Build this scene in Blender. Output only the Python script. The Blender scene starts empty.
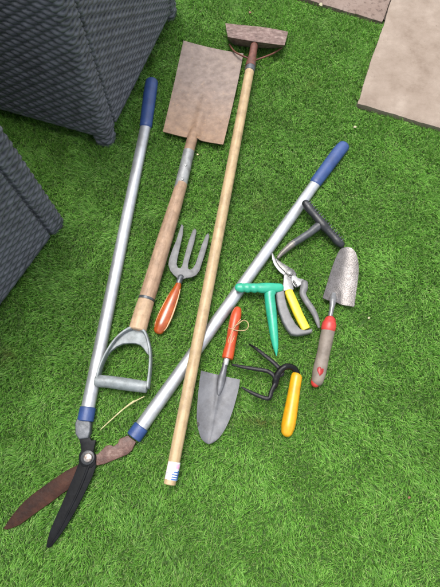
import bpy, bmesh, math, random
import numpy as np
from mathutils import Vector
from mathutils.bvhtree import BVHTree

random.seed(7); rng = np.random.default_rng(7)
scene = bpy.context.scene
COL = scene.collection
PI = math.pi

# ------------------------------------------------------------------ camera
H, TH, F = 1.05, math.radians(19.5), 450.0          # height, pitch from straight down, focal length (of a 440x587 frame)
cd = bpy.data.cameras.new('camera'); cam = bpy.data.objects.new('camera', cd); COL.objects.link(cam)
cam.location = (0, 0, H); cam.rotation_euler = (TH, 0, 0)
cd.sensor_fit = 'VERTICAL'; cd.sensor_height = 36; cd.lens = 36 * F / 587
cd.clip_start = 0.02; cd.clip_end = 500
scene.camera = cam

def P(px, py, z=0.0):
    """photo pixel -> the point of the place it shows, at height z above the turf backing"""
    u = (px - 220) / F; v = (293.5 - py) / F
    d = (u, math.sin(TH) + v * math.cos(TH), -math.cos(TH) + v * math.sin(TH))
    k = (H - z) / -d[2]
    return np.array((d[0] * k, d[1] * k, z))
def S(py, z=0.0):
    """photo pixels per metre across the view, on that picture row"""
    v = (293.5 - py) / F
    return F / ((H - z) / (math.cos(TH) - v * math.sin(TH)))

# ------------------------------------------------------------------ node helpers
def new_mat(name):
    m = bpy.data.materials.new(name); m.use_nodes = True
    nt = m.node_tree; b = nt.nodes['Principled BSDF']
    return m, nt, b
def nd(nt, t, **kw):
    n = nt.nodes.new(t)
    for k, v in kw.items():
        if k.startswith('i_'):
            key = k[2:]
            n.inputs[int(key) if key.isdigit() else key.replace('_', ' ')].default_value = v
        else: setattr(n, k, v)
    return n
def ramp(nt, stops):
    r = nt.nodes.new('ShaderNodeValToRGB'); e = r.color_ramp.elements
    while len(e) < len(stops): e.new(0.5)
    for el, (p, c) in zip(e, stops):
        el.position = p; el.color = (*c, 1) if len(c) == 3 else c
    return r
def noisy(name, stops, key='', scale=30, rough=0.5, metal=0.0, detail=6, uv=None, bump=0.0, bump_scale=200, rrange=0.12,
          spot=None, spec=0.5, coat=0.0, dist=0.0002, grime=0.38):
    """surface whose own colour wanders through stops; uv=(a,b) stretches the pattern along the piece"""
    q = TONE.get(key, 1.0); stops = [(p, tuple(c * q for c in k)) for p, k in stops]
    if spot: spot = (spot[0], spot[1], tuple(c * q for c in spot[2]))
    m, nt, b = new_mat(name); L = nt.links.new
    tc = nd(nt, 'ShaderNodeTexCoord'); mp = nd(nt, 'ShaderNodeMapping')
    L(tc.outputs['UV' if uv else 'Object'], mp.inputs['Vector'])
    if uv: mp.inputs['Scale'].default_value = (uv[0], uv[1], 1)
    n = nd(nt, 'ShaderNodeTexNoise', i_Scale=scale if not uv else 1.0, i_Detail=detail, i_Roughness=0.62)
    L(mp.outputs[0], n.inputs['Vector'])
    r = ramp(nt, stops); L(n.outputs['Fac'], r.inputs[0])
    out = r.outputs[0]
    if spot:
        sc, thr, colr = spot
        n2 = nd(nt, 'ShaderNodeTexNoise', i_Scale=sc, i_Detail=5, i_Roughness=0.65)
        L(tc.outputs['Object'], n2.inputs['Vector'])
        r2 = ramp(nt, [(thr, (0, 0, 0)), (min(thr + 0.09, 1), (1, 1, 1))]); L(n2.outputs['Fac'], r2.inputs[0])
        mx = nd(nt, 'ShaderNodeMix', data_type='RGBA'); L(r2.outputs[0], mx.inputs[0])
        L(out, mx.inputs[6]); mx.inputs[7].default_value = (*colr, 1); out = mx.outputs[2]
    if grime:
        n5 = nd(nt, 'ShaderNodeTexNoise', i_Scale=31, i_Detail=9, i_Roughness=0.74); L(tc.outputs['Object'], n5.inputs['Vector'])
        r5 = ramp(nt, [(0.33, (1 - grime, 1 - grime * 1.05, 1 - grime * 1.1)), (0.56, (1, 1, 1))]); L(n5.outputs['Fac'], r5.inputs[0])
        m5 = nd(nt, 'ShaderNodeMix', data_type='RGBA', blend_type='MULTIPLY'); m5.inputs[0].default_value = 1
        L(out, m5.inputs[6]); L(r5.outputs[0], m5.inputs[7]); out = m5.outputs[2]
    L(out, b.inputs['Base Color'])
    mr = nd(nt, 'ShaderNodeMapRange'); mr.inputs['To Min'].default_value = rough - rrange; mr.inputs['To Max'].default_value = rough + rrange
    n3 = nd(nt, 'ShaderNodeTexNoise', i_Scale=scale * 1.7 if scale else 40, i_Detail=4); L(tc.outputs['Object'], n3.inputs['Vector'])
    L(n3.outputs['Fac'], mr.inputs['Value']); L(mr.outputs[0], b.inputs['Roughness'])
    b.inputs['Metallic'].default_value = metal
    b.inputs['Specular IOR Level'].default_value = spec
    b.inputs['Coat Weight'].default_value = coat
    if bump:
        n4 = nd(nt, 'ShaderNodeTexNoise', i_Scale=bump_scale, i_Detail=5); L(tc.outputs['Object'], n4.inputs['Vector'])
        bp = nd(nt, 'ShaderNodeBump', i_Strength=bump, i_Distance=dist * 10); L(n4.outputs['Fac'], bp.inputs['Height']); L(bp.outputs[0], b.inputs['Normal'])
    return m

TONE = {'bolt': 0.5, 'alu': 0.72, 'galv': 0.58, 'oldwood': 1.0, 'oldwood2': 0.8, 'palewood': 0.67, 'fork': 0.5, 'trowel': 0.5, 'trowelneck': 0.55, 'secgrey': 0.68, 'secsteel': 0.3, 'secblade': 0.6, 'yellow': 0.85, 'amber': 0.82, 'orange': 0.75, 'varnish': 0.72, 'taupe': 0.72, 'red': 0.75, 'heart': 0.7, 'paper': 0.85, 'rustshank': 0.44, 'rusthoe': 0.62, 'rustsocket': 0.75, 'rattan': 1.9, 'blackplastic': 0.5, 'dibgrey': 0.6, 'dibsteel': 0.6, 'green': 1.08, 'blue': 0.62, 'socket': 0.6, 'claw': 0.3, 'blackblade': 0.35, 'rustblade': 0.5, 'straw': 0.85, 'spadestrap': 0.75, 'bare': 0.8, 'ferrule': 0.85, 'spadeblade': 0.73}
M = {}
M['alu'] = noisy(key='alu', grime=0.26, name='brushed_aluminium', stops=[(0.3, (0.58, 0.60, 0.63)), (0.7, (0.68, 0.70, 0.72))], scale=14, rough=0.45, metal=0.75, bump=0.05, spot=(55, 0.66, (0.42, 0.43, 0.44)))
M['blue'] = noisy(key='blue', grime=0.25, name='blue_plastic', stops=[(0.3, (0.026, 0.068, 0.235)), (0.75, (0.042, 0.098, 0.30))], scale=40, rough=0.45, bump=0.15, bump_scale=300, spot=(70, 0.68, (0.10, 0.15, 0.28)))
M['socket'] = noisy(key='socket', name='grey_cast_socket', stops=[(0.3, (0.10, 0.11, 0.12)), (0.7, (0.19, 0.20, 0.22))], scale=60, rough=0.5, metal=0.3, bump=0.3)
M['blackblade'] = noisy(key='blackblade', name='blackened_steel', stops=[(0.35, (0.006, 0.007, 0.009)), (0.75, (0.022, 0.025, 0.03))], scale=45, rough=0.5, metal=0.0, bump=0.12, spot=(60, 0.70, (0.03, 0.018, 0.012)), spec=0.12)
M['rustblade'] = noisy(key='rustblade', name='dark_rusty_steel', stops=[(0.3, (0.035, 0.013, 0.008)), (0.55, (0.085, 0.030, 0.016)), (0.8, (0.14, 0.058, 0.033))], scale=35, rough=0.55, metal=0.0, bump=0.35, spot=(90, 0.72, (0.12, 0.06, 0.04)), spec=0.15)
M['rustshank'] = noisy(key='rustshank', name='scuffed_rusty_steel', stops=[(0.3, (0.10, 0.036, 0.022)), (0.52, (0.20, 0.085, 0.058)), (0.74, (0.42, 0.27, 0.22))], scale=70, rough=0.5, metal=0.15, bump=0.4)
M['bolt'] = noisy(key='bolt', name='worn_bolt_steel', stops=[(0.35, (0.30, 0.19, 0.13)), (0.6, (0.66, 0.62, 0.58))], scale=160, rough=0.35, metal=0.7, bump=0.3)
M['spadeblade'] = noisy(key='spadeblade', grime=0.22, name='dried_mud_and_rust_on_steel', stops=[(0.28, (0.20, 0.145, 0.118)), (0.5, (0.285, 0.215, 0.180)), (0.72, (0.36, 0.28, 0.23))], scale=55, rough=0.62, metal=0.0, detail=9, bump=0.35, bump_scale=260, spot=(95, 0.60, (0.40, 0.29, 0.20)))
def tint_along(m, direction, p0, p1, colr):
    nt = m.node_tree; b = nt.nodes['Principled BSDF']; L = nt.links.new; src = b.inputs['Base Color'].links[0].from_socket
    tc = nd(nt, 'ShaderNodeTexCoord'); dt = nd(nt, 'ShaderNodeVectorMath', operation='DOT_PRODUCT'); dt.inputs[1].default_value = direction; L(tc.outputs['Object'], dt.inputs[0])
    nz = nd(nt, 'ShaderNodeTexNoise', i_Scale=38, i_Detail=7, i_Roughness=0.7); L(tc.outputs['Object'], nz.inputs['Vector'])
    ma = nd(nt, 'ShaderNodeMath', operation='MULTIPLY_ADD'); L(nz.outputs['Fac'], ma.inputs[0]); ma.inputs[1].default_value = 0.16; L(dt.outputs['Value'], ma.inputs[2])
    mr = nd(nt, 'ShaderNodeMapRange'); mr.inputs['From Min'].default_value = p0 + 0.08; mr.inputs['From Max'].default_value = p1 + 0.08; L(ma.outputs[0], mr.inputs['Value'])
    mx = nd(nt, 'ShaderNodeMix', data_type='RGBA', blend_type='MULTIPLY'); L(mr.outputs[0], mx.inputs[0]); L(src, mx.inputs[6]); mx.inputs[7].default_value = (*colr, 1); L(mx.outputs[2], b.inputs['Base Color'])
tint_along(M['spadeblade'], (0.25, 0.97, 0), 0.47, 0.28, (1.12, 0.93, 0.70))
M['spadestrap'] = noisy(key='spadestrap', name='grey_strap_steel', stops=[(0.3, (0.24, 0.25, 0.25)), (0.7, (0.44, 0.45, 0.45))], scale=60, rough=0.5, metal=0.35, bump=0.3, spot=(90, 0.64, (0.14, 0.13, 0.12)))
M['galv'] = noisy(key='galv', name='galvanised_handle_steel', stops=[(0.3, (0.25, 0.29, 0.29)), (0.55, (0.36, 0.40, 0.41)), (0.8, (0.50, 0.54, 0.54))], scale=55, rough=0.52, metal=0.12, bump=0.3, spot=(120, 0.67, (0.16, 0.17, 0.17)))
M['oldwood'] = noisy(key='oldwood', name='weathered_ash_wood', stops=[(0.25, (0.215, 0.135, 0.082)), (0.5, (0.315, 0.205, 0.13)), (0.78, (0.41, 0.28, 0.185))], scale=20, rough=0.62, uv=(9, 26), bump=0.25, bump_scale=300, spot=(22, 0.66, (0.24, 0.17, 0.12)))
M['oldwood2'] = noisy(key='oldwood2', name='clean_ash_wood', stops=[(0.25, (0.40, 0.255, 0.145)), (0.5, (0.52, 0.36, 0.22)), (0.8, (0.62, 0.45, 0.30))], scale=20, rough=0.6, uv=(9, 26), bump=0.2, bump_scale=300)
M['palewood'] = noisy(key='palewood', name='pale_pine_dowel', stops=[(0.25, (0.44, 0.30, 0.15)), (0.5, (0.58, 0.415, 0.225)), (0.8, (0.66, 0.50, 0.30))], scale=20, rough=0.5, uv=(8, 14), bump=0.15, bump_scale=300, spot=(16, 0.66, (0.60, 0.36, 0.21)))
M['rusthoe'] = noisy(key='rusthoe', name='pinkish_rust_plate', stops=[(0.28, (0.13, 0.075, 0.062)), (0.5, (0.28, 0.18, 0.155)), (0.72, (0.46, 0.35, 0.30))], scale=85, rough=0.6, metal=0.15, detail=9, bump=0.4, spot=(60, 0.62, (0.40, 0.30, 0.22)))
M['rustsocket'] = noisy(key='rustsocket', name='red_brown_rust', stops=[(0.3, (0.10, 0.032, 0.020)), (0.7, (0.23, 0.082, 0.052))], scale=90, rough=0.55, metal=0.1, bump=0.4)
M['fork'] = noisy(key='fork', name='dull_grey_steel', stops=[(0.3, (0.15, 0.155, 0.16)), (0.6, (0.225, 0.23, 0.235)), (0.85, (0.32, 0.325, 0.33))], scale=50, rough=0.5, metal=0.15, bump=0.15, spot=(80, 0.70, (0.20, 0.14, 0.10)))
M['neck'] = noisy(key='neck', name='dark_neck_steel', stops=[(0.3, (0.04, 0.045, 0.05)), (0.7, (0.13, 0.14, 0.15))], scale=80, rough=0.4, metal=0.5, bump=0.2)
M['ferrule'] = noisy(key='ferrule', name='bright_ferrule', stops=[(0.3, (0.6, 0.6, 0.58)), (0.7, (0.8, 0.8, 0.78))], scale=80, rough=0.35, metal=0.6, bump=0.1)
M['varnish'] = noisy(key='varnish', name='orange_varnished_wood', stops=[(0.25, (0.30, 0.050, 0.006)), (0.5, (0.48, 0.092, 0.010)), (0.8, (0.60, 0.16, 0.025))], scale=30, rough=0.3, uv=(6, 30), bump=0.08, coat=0.4, spot=(40, 0.70, (0.40, 0.18, 0.06)))
M['bare'] = noisy(key='bare', name='bare_wood_edge', stops=[(0.3, (0.50, 0.30, 0.15)), (0.7, (0.68, 0.46, 0.26))], scale=60, rough=0.55, bump=0.15)
M['orange'] = noisy(key='orange', grime=0.3, name='orange_painted_wood', stops=[(0.25, (0.42, 0.045, 0.010)), (0.55, (0.58, 0.078, 0.016)), (0.85, (0.66, 0.13, 0.035))], scale=30, rough=0.38, uv=(5, 22), bump=0.1, spot=(75, 0.69, (0.42, 0.17, 0.07)))
M['trowel'] = noisy(key='trowel', name='blued_grey_trowel_steel', stops=[(0.25, (0.12, 0.125, 0.14)), (0.5, (0.175, 0.18, 0.20)), (0.8, (0.25, 0.255, 0.27))], scale=22, rough=0.48, metal=0.15, bump=0.12, spot=(60, 0.69, (0.24, 0.21, 0.19)))
M['trowelneck'] = noisy(key='trowelneck', name='lighter_socket_steel', stops=[(0.3, (0.20, 0.205, 0.225)), (0.7, (0.30, 0.305, 0.32))], scale=50, rough=0.4, metal=0.5, bump=0.1)
M['twine'] = noisy(key='twine', name='beige_twine', stops=[(0.3, (0.33, 0.22, 0.10)), (0.7, (0.52, 0.38, 0.20))], scale=200, rough=0.8)
M['green'] = noisy(key='green', grime=0.2, name='green_plastic', stops=[(0.3, (0.014, 0.25, 0.15)), (0.75, (0.028, 0.34, 0.21))], scale=40, rough=0.33, bump=0.1, bump_scale=300, spot=(60, 0.71, (0.10, 0.28, 0.15)))
M['blackplastic'] = noisy(key='blackplastic', grime=0.25, name='black_plastic', stops=[(0.3, (0.012, 0.014, 0.017)), (0.75, (0.032, 0.036, 0.042))], scale=60, rough=0.42, bump=0.2, bump_scale=300)
M['dibgrey'] = noisy(key='dibgrey', name='dark_grey_plastic', stops=[(0.3, (0.07, 0.078, 0.088)), (0.75, (0.13, 0.14, 0.15))], scale=60, rough=0.45, bump=0.15)
M['dibsteel'] = noisy(key='dibsteel', name='dull_tip_steel', stops=[(0.3, (0.20, 0.185, 0.165)), (0.75, (0.36, 0.33, 0.29))], scale=70, rough=0.45, metal=0.4, bump=0.2)
M['secsteel'] = noisy(key='secsteel', name='bright_secateur_steel', stops=[(0.3, (0.55, 0.56, 0.57)), (0.7, (0.80, 0.80, 0.80))], scale=60, rough=0.3, metal=0.5, bump=0.1, spot=(130, 0.68, (0.25, 0.22, 0.19)))
M['secblade'] = noisy(key='secblade', name='dirty_blade_steel', stops=[(0.3, (0.10, 0.10, 0.095)), (0.7, (0.26, 0.26, 0.25))], scale=110, rough=0.38, metal=0.6, bump=0.3)
M['secgrey'] = noisy(key='secgrey', grime=0.25, name='grey_grip_plastic', stops=[(0.3, (0.155, 0.155, 0.155)), (0.7, (0.235, 0.235, 0.235))], scale=60, rough=0.5, bump=0.12)
M['yellow'] = noisy(key='yellow', grime=0.22, name='yellow_plastic', stops=[(0.3, (0.62, 0.46, 0.012)), (0.7, (0.76, 0.60, 0.03))], scale=60, rough=0.42, bump=0.1, spot=(80, 0.70, (0.5, 0.42, 0.10)))
M['amber'] = noisy(key='amber', grime=0.28, name='amber_yellow_painted_wood', stops=[(0.25, (0.60, 0.27, 0.006)), (0.55, (0.75, 0.37, 0.010)), (0.85, (0.82, 0.46, 0.03))], scale=30, rough=0.33, uv=(5, 16), bump=0.08, spot=(70, 0.70, (0.5, 0.30, 0.07)))
M['taupe'] = noisy(key='taupe', name='taupe_soft_grip', stops=[(0.3, (0.225, 0.182, 0.145)), (0.75, (0.31, 0.257, 0.21))], scale=50, rough=0.62, bump=0.15, bump_scale=400)
M['red'] = noisy(key='red', grime=0.25, name='red_plastic', stops=[(0.3, (0.52, 0.035, 0.03)), (0.75, (0.64, 0.065, 0.05))], scale=60, rough=0.42, bump=0.1)
M['heart'] = noisy(key='heart', name='deep_red_emblem', stops=[(0.3, (0.33, 0.012, 0.012)), (0.75, (0.50, 0.03, 0.025))], scale=100, rough=0.4)
M['claw'] = noisy(spec=0.22, key='claw', name='black_coated_claw_steel', stops=[(0.3, (0.010, 0.011, 0.012)), (0.7, (0.04, 0.04, 0.042))], scale=90, rough=0.36, metal=0.2, bump=0.3, spot=(120, 0.68, (0.10, 0.07, 0.05)))
M['paper'] = noisy(key='paper', grime=0.2, name='white_paper_label', stops=[(0.3, (0.72, 0.72, 0.76)), (0.7, (0.82, 0.82, 0.84))], scale=60, rough=0.5)
M['inkblue'] = noisy(key='inkblue', name='blue_print', stops=[(0.3, (0.03, 0.10, 0.34)), (0.7, (0.07, 0.16, 0.42))], scale=200, rough=0.5)
M['inkpink'] = noisy(key='inkpink', name='pink_print', stops=[(0.3, (0.70, 0.30, 0.46)), (0.7, (0.78, 0.42, 0.56))], scale=200, rough=0.5)
M['inkgrey'] = noisy(key='inkgrey', name='grey_print', stops=[(0.3, (0.30, 0.30, 0.34)), (0.7, (0.42, 0.42, 0.46))], scale=300, rough=0.5)
M['hole'] = noisy(key='hole', name='dark_chip', stops=[(0.3, (0.012, 0.011, 0.010)), (0.7, (0.04, 0.034, 0.03))], scale=200, rough=0.7)
M['straw'] = noisy(key='straw', name='dry_straw', stops=[(0.3, (0.46, 0.42, 0.20)), (0.7, (0.66, 0.60, 0.32))], scale=120, rough=0.6)
M['leafscrap'] = noisy(key='leafscrap', name='dry_leaf', stops=[(0.3, (0.11, 0.045, 0.022)), (0.7, (0.22, 0.10, 0.055))], scale=200, rough=0.7)
M['palescrap'] = noisy(key='palescrap', name='pale_dry_leaf', stops=[(0.3, (0.26, 0.25, 0.14)), (0.7, (0.40, 0.37, 0.24))], scale=200, rough=0.7)
M['rattan'] = noisy(key='rattan', name='charcoal_resin_rattan', stops=[(0.3, (0.030, 0.033, 0.040)), (0.7, (0.058, 0.062, 0.071))], scale=60, rough=0.42, bump=0.15, bump_scale=500, spot=(30, 0.70, (0.075, 0.078, 0.085)))
M['rattandark'] = noisy(key='rattandark', name='dark_frame_metal', stops=[(0.3, (0.012, 0.013, 0.015)), (0.7, (0.024, 0.025, 0.028))], scale=40, rough=0.5)

# hammered galvanised steel (trowel by the right edge)
m, nt, b = new_mat('hammered_steel'); L = nt.links.new
tc = nd(nt, 'ShaderNodeTexCoord'); vo = nd(nt, 'ShaderNodeTexVoronoi', i_Scale=380); L(tc.outputs['Object'], vo.inputs['Vector'])
nz = nd(nt, 'ShaderNodeTexNoise', i_Scale=60, i_Detail=5); L(tc.outputs['Object'], nz.inputs['Vector'])
r = ramp(nt, [(0.3, (0.100, 0.090, 0.083)), (0.7, (0.165, 0.152, 0.146))]); L(nz.outputs['Fac'], r.inputs[0])
r2 = ramp(nt, [(0.18, (0.42, 0.42, 0.45)), (0.5, (1.15, 1.15, 1.15))]); L(vo.outputs['Distance'], r2.inputs[0])
mx = nd(nt, 'ShaderNodeMix', data_type='RGBA', blend_type='MULTIPLY'); mx.inputs[0].default_value = 0.75
L(r.outputs[0], mx.inputs[6]); L(r2.outputs[0], mx.inputs[7]); L(mx.outputs[2], b.inputs['Base Color'])
bp = nd(nt, 'ShaderNodeBump', i_Strength=0.35, i_Distance=0.0008); L(vo.outputs['Distance'], bp.inputs['Height']); L(bp.outputs[0], b.inputs['Normal'])
b.inputs['Metallic'].default_value = 0.5; b.inputs['Roughness'].default_value = 0.34
M['hammered'] = m

def slab_mat(name, stops, pit):
    m, nt, b = new_mat(name); L = nt.links.new
    tc = nd(nt, 'ShaderNodeTexCoord')
    n1 = nd(nt, 'ShaderNodeTexNoise', i_Scale=13, i_Detail=11, i_Roughness=0.68); L(tc.outputs['Object'], n1.inputs['Vector'])
    r = ramp(nt, stops); L(n1.outputs['Fac'], r.inputs[0])
    n2 = nd(nt, 'ShaderNodeTexNoise', i_Scale=70, i_Detail=8, i_Roughness=0.7); L(tc.outputs['Object'], n2.inputs['Vector'])
    r2 = ramp(nt, [(pit, (0.45, 0.40, 0.38)), (pit + 0.12, (1, 1, 1))]); L(n2.outputs['Fac'], r2.inputs[0])
    mx = nd(nt, 'ShaderNodeMix', data_type='RGBA', blend_type='MULTIPLY'); mx.inputs[0].default_value = 1
    L(r.outputs[0], mx.inputs[6]); L(r2.outputs[0], mx.inputs[7]); L(mx.outputs[2], b.inputs['Base Color'])
    n3 = nd(nt, 'ShaderNodeTexNoise', i_Scale=420, i_Detail=6); L(tc.outputs['Object'], n3.inputs['Vector'])
    ad = nd(nt, 'ShaderNodeMath', operation='ADD'); L(n3.outputs['Fac'], ad.inputs[0]); L(n2.outputs['Fac'], ad.inputs[1])
    bp = nd(nt, 'ShaderNodeBump', i_Strength=0.5, i_Distance=0.002); L(ad.outputs[0], bp.inputs['Height']); L(bp.outputs[0], b.inputs['Normal'])
    b.inputs['Roughness'].default_value = 0.85
    return m
M['slab'] = slab_mat('riven_paving_stone', [(0.32, (0.150, 0.110, 0.080)), (0.46, (0.200, 0.154, 0.118)), (0.57, (0.226, 0.178, 0.139)), (0.70, (0.270, 0.219, 0.175))], 0.25)
M['slabold'] = slab_mat('pitted_paving_stone', [(0.25, (0.12, 0.078, 0.060)), (0.5, (0.175, 0.127, 0.102)), (0.75, (0.215, 0.165, 0.138))], 0.36)
M['bedding'] = noisy(key='bedding', name='dark_joint_sand', stops=[(0.3, (0.03, 0.024, 0.018)), (0.7, (0.075, 0.06, 0.045))], scale=120, rough=0.95, bump=0.5)

# ------------------------------------------------------------------ mesh helpers
class MB:
    def __init__(self): self.v = []; self.f = []; self.uv = []
    def add(self, V, Fs, UV=None):
        o = len(self.v); self.v += [tuple(map(float, p)) for p in V]
        self.uv += list(UV) if UV is not None else [(p[0], p[1]) for p in V]
        self.f += [tuple(o + i for i in f) for f in Fs]
        return self
ALLTOOLS = []          # what lies on the turf, to press the blades under it
def link(name, mesh, mat, parent=None, origin=None):
    ob = bpy.data.objects.new(name, mesh); COL.objects.link(ob); mesh.materials.append(mat)
    if parent is not None:
        ob.parent = parent
    elif origin is not None: ob.location = origin
    return ob
def base_of(ob):
    loc = Vector((0, 0, 0))
    while ob is not None: loc += ob.location; ob = ob.parent
    return loc
def build(mb, name, mat, parent=None, smooth=True, angle=40, press=True, origin=None):
    """one mesh object out of the collected shapes (given in place coordinates)"""
    if press: ALLTOOLS.append((list(mb.v), list(mb.f)))
    o = base_of(parent) if parent is not None else Vector(origin if origin is not None else np.mean(np.array(mb.v), axis=0) * np.array((1, 1, 0)))
    me = bpy.data.meshes.new(name)
    me.from_pydata([(p[0] - o.x, p[1] - o.y, p[2] - o.z) for p in mb.v], [], mb.f)
    uvl = me.uv_layers.new(name='UVMap')
    idx = np.empty(len(me.loops), dtype=np.int32); me.loops.foreach_get('vertex_index', idx)
    uvl.data.foreach_set('uv', np.array(mb.uv, dtype=np.float32)[idx].ravel())
    bm = bmesh.new(); bm.from_mesh(me); bmesh.ops.recalc_face_normals(bm, faces=bm.faces); bm.to_mesh(me); bm.free()
    if smooth:
        me.polygons.foreach_set('use_smooth', [True] * len(me.polygons)); me.set_sharp_from_angle(angle=math.radians(angle))
    me.update()
    return link(name, me, mat, parent, o if parent is None else None)
def thing(name, label, cat, at, group=None):
    o = bpy.data.objects.new(name, None); COL.objects.link(o); o.location = tuple(at); o.empty_display_size = 0.03
    return tag(o, label, cat, group)
def tag(o, label, cat, group=None):
    o['label'] = label; o['category'] = cat
    if group: o['group'] = group
    return o

def resample(ch, k, smooth=True):
    """rows of numbers -> Catmull-Rom (or straight) resampling, k steps per span"""
    A = np.array(ch, dtype=float); n = len(A); out = []
    for i in range(n - 1):
        p0, p1, p2, p3 = A[max(i - 1, 0)], A[i], A[i + 1], A[min(i + 2, n - 1)]
        for j in range(k):
            t = j / k
            if smooth: out.append(0.5 * (2 * p1 + (p2 - p0) * t + (2 * p0 - 5 * p1 + 4 * p2 - p3) * t * t + (3 * p1 - p0 - 3 * p2 + p3) * t ** 3))
            else: out.append(p1 + (p2 - p1) * t)
    out.append(A[-1]); return np.array(out)
def sweep(pts, rx, rz, n=20, cap=('round', 'round'), power=2.0):
    """closed tube along pts with side radius rx and up radius rz; returns V, F, UV"""
    pts = np.array(pts, dtype=float); rx = np.array(rx, float); rz = np.array(rz, float); m = len(pts)
    T = np.gradient(pts, axis=0); T /= np.linalg.norm(T, axis=1)[:, None] + 1e-12
    side = None; R = []
    for i in range(m):
        s = np.cross(T[i], (0, 0, 1.0)); l = np.linalg.norm(s)
        if l < 0.15: s = side if side is not None else np.array((1.0, 0, 0))
        else: s = s / l
        if side is not None and np.dot(s, side) < 0 and l < 0.5: s = -s
        s = s - np.dot(s, T[i]) * T[i]; s /= np.linalg.norm(s); side = s
        R.append((pts[i], s, np.cross(s, T[i]), rx[i], rz[i], T[i]))
    rings = []
    if cap[0] == 'round':
        p, s, u, a, c, t = R[0]; e = min(a, c)
        for q in (80, 62, 42, 20): rings.append((p - t * e * math.sin(math.radians(q)), s, u, a * math.cos(math.radians(q)), c * math.cos(math.radians(q))))
    elif cap[0] == 'flat':
        p, s, u, a, c, t = R[0]; e = min(a, c) * 0.12; rings.append((p - t * e * 0.9, s, u, a - e, c - e))
    rings += [r[:5] for r in R]
    if cap[1] == 'round':
        p, s, u, a, c, t = R[-1]; e = min(a, c)
        for q in (20, 42, 62, 80): rings.append((p + t * e * math.sin(math.radians(q)), s, u, a * math.cos(math.radians(q)), c * math.cos(math.radians(q))))
    elif cap[1] == 'flat':
        p, s, u, a, c, t = R[-1]; e = min(a, c) * 0.12; rings.append((p + t * e * 0.9, s, u, a - e, c - e))
    V, UV, L = [], [], 0.0
    for i, (p, s, u, a, c) in enumerate(rings):
        if i: L += np.linalg.norm(p - rings[i - 1][0])
        for j in range(n):
            th = 2 * PI * j / n; x, y = math.cos(th), math.sin(th)
            if power != 2: x = math.copysign(abs(x) ** (2 / power), x); y = math.copysign(abs(y) ** (2 / power), y)
            V.append(p + s * a * x + u * c * y); UV.append((abs(((th / PI) + 0.5) % 2 - 1), L))
    Fs = []
    for i in range(len(rings) - 1):
        for j in range(n):
            k = (j + 1) % n; Fs.append((i * n + j, i * n + k, (i + 1) * n + k, (i + 1) * n + j))
    Fs.append(tuple(range(n))[::-1]); Fs.append(tuple((len(rings) - 1) * n + j for j in range(n)))
    return V, Fs, UV
def rod(ch, k=8, smooth=True, n=20, cap=('round', 'round'), flat=1.0, power=2.0, mb=None):
    """ch rows: photo x, photo y, height of the axis z, width in photo pixels [, thickness ratio]"""
    A = [tuple(c) if len(c) == 5 else (*c, flat) for c in ch]
    R = resample(A, k, smooth)
    pts = [P(a[0], a[1], a[2]) for a in R]; w = [max(a[3], 0.05) / S(a[1], a[2]) / 2 for a in R]
    return (mb or MB()).add(*sweep(pts, w, [x * a[4] for x, a in zip(w, R)], n, cap, power))
def plate(outline, z, thick, bevel=0.0006, seg=2, mb=None, both=False):
    """flat piece: an outline seen in the photo, laid at height z (number or function of photo x, y), with real thickness"""
    zf = z if callable(z) else (lambda x, y: z)
    bm = bmesh.new()
    vs = [bm.verts.new(P(x, y, zf(x, y))) for x, y in outline]
    f = bm.faces.new(vs); bm.normal_update()
    if f.normal.z > 0: f.normal_flip()
    r = bmesh.ops.extrude_face_region(bm, geom=[f])
    ex = [e for e in r['geom'] if isinstance(e, bmesh.types.BMVert)]
    nrm = Vector((0, 0, 1))
    bmesh.ops.translate(bm, verts=ex, vec=nrm * thick)
    if bevel:
        tops = set(ex)
        ed = [e for e in bm.edges if all(v in tops for v in e.verts)]
        bmesh.ops.bevel(bm, geom=ed, offset=bevel, segments=seg, affect='EDGES', profile=0.5, clamp_overlap=True)
    bmesh.ops.triangulate(bm, faces=[f for f in bm.faces if len(f.verts) > 4])
    bm.verts.index_update()
    V = [v.co[:] for v in bm.verts]; Fs = [tuple(v.index for v in f.verts) for f in bm.faces]; bm.free()
    return (mb or MB()).add(V, Fs)
def loft(rows, zfun, thick, k=8, ns=24, smooth=True, mb=None):
    """sheet blade: rows of (left x, left y, right x, right y) in the photo from one end to the other; zfun(t, s) its dish"""
    R = resample(rows, k, smooth); m = len(R); V = []; 
    for layer in (0, 1):
        for i, r in enumerate(R):
            for j in range(ns + 1):
                a = j / ns; s = 2 * a - 1
                z = zfun(i / (m - 1), s)
                p = P(r[0] + (r[2] - r[0]) * a, r[1] + (r[3] - r[1]) * a, 0.02); p[2] = z - layer * thick
                V.append(p)
    q = ns + 1; N = m * q; Fs = []
    for i in range(m - 1):
        for j in range(ns):
            a = i * q + j; Fs.append((a, a + 1, a + q + 1, a + q)); Fs.append((N + a, N + a + q, N + a + q + 1, N + a + 1))
    bd = [j for j in range(q)] + [i * q + ns for i in range(1, m)] + [(m - 1) * q + j for j in range(ns - 1, -1, -1)] + [i * q for i in range(m - 2, 0, -1)]
    for i in range(len(bd)):
        a, c = bd[i], bd[(i + 1) % len(bd)]; Fs.append((a, N + a, N + c, c))
    return (mb or MB()).add(V, Fs)
def zp(ox, oy, sc, *pts):
    return [(ox + x / sc, oy + y / sc) for x, y in pts]

# ------------------------------------------------------------------ long handled shears
def lerp(a, b, t): return tuple(x + (y - x) * t for x, y in zip(a, b))
sh = thing('lawn_shears', 'long handled lawn shears lying open, two silver tube arms with blue grips and dark blades', 'shears', P(88, 458))
TZ = 0.018
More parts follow.
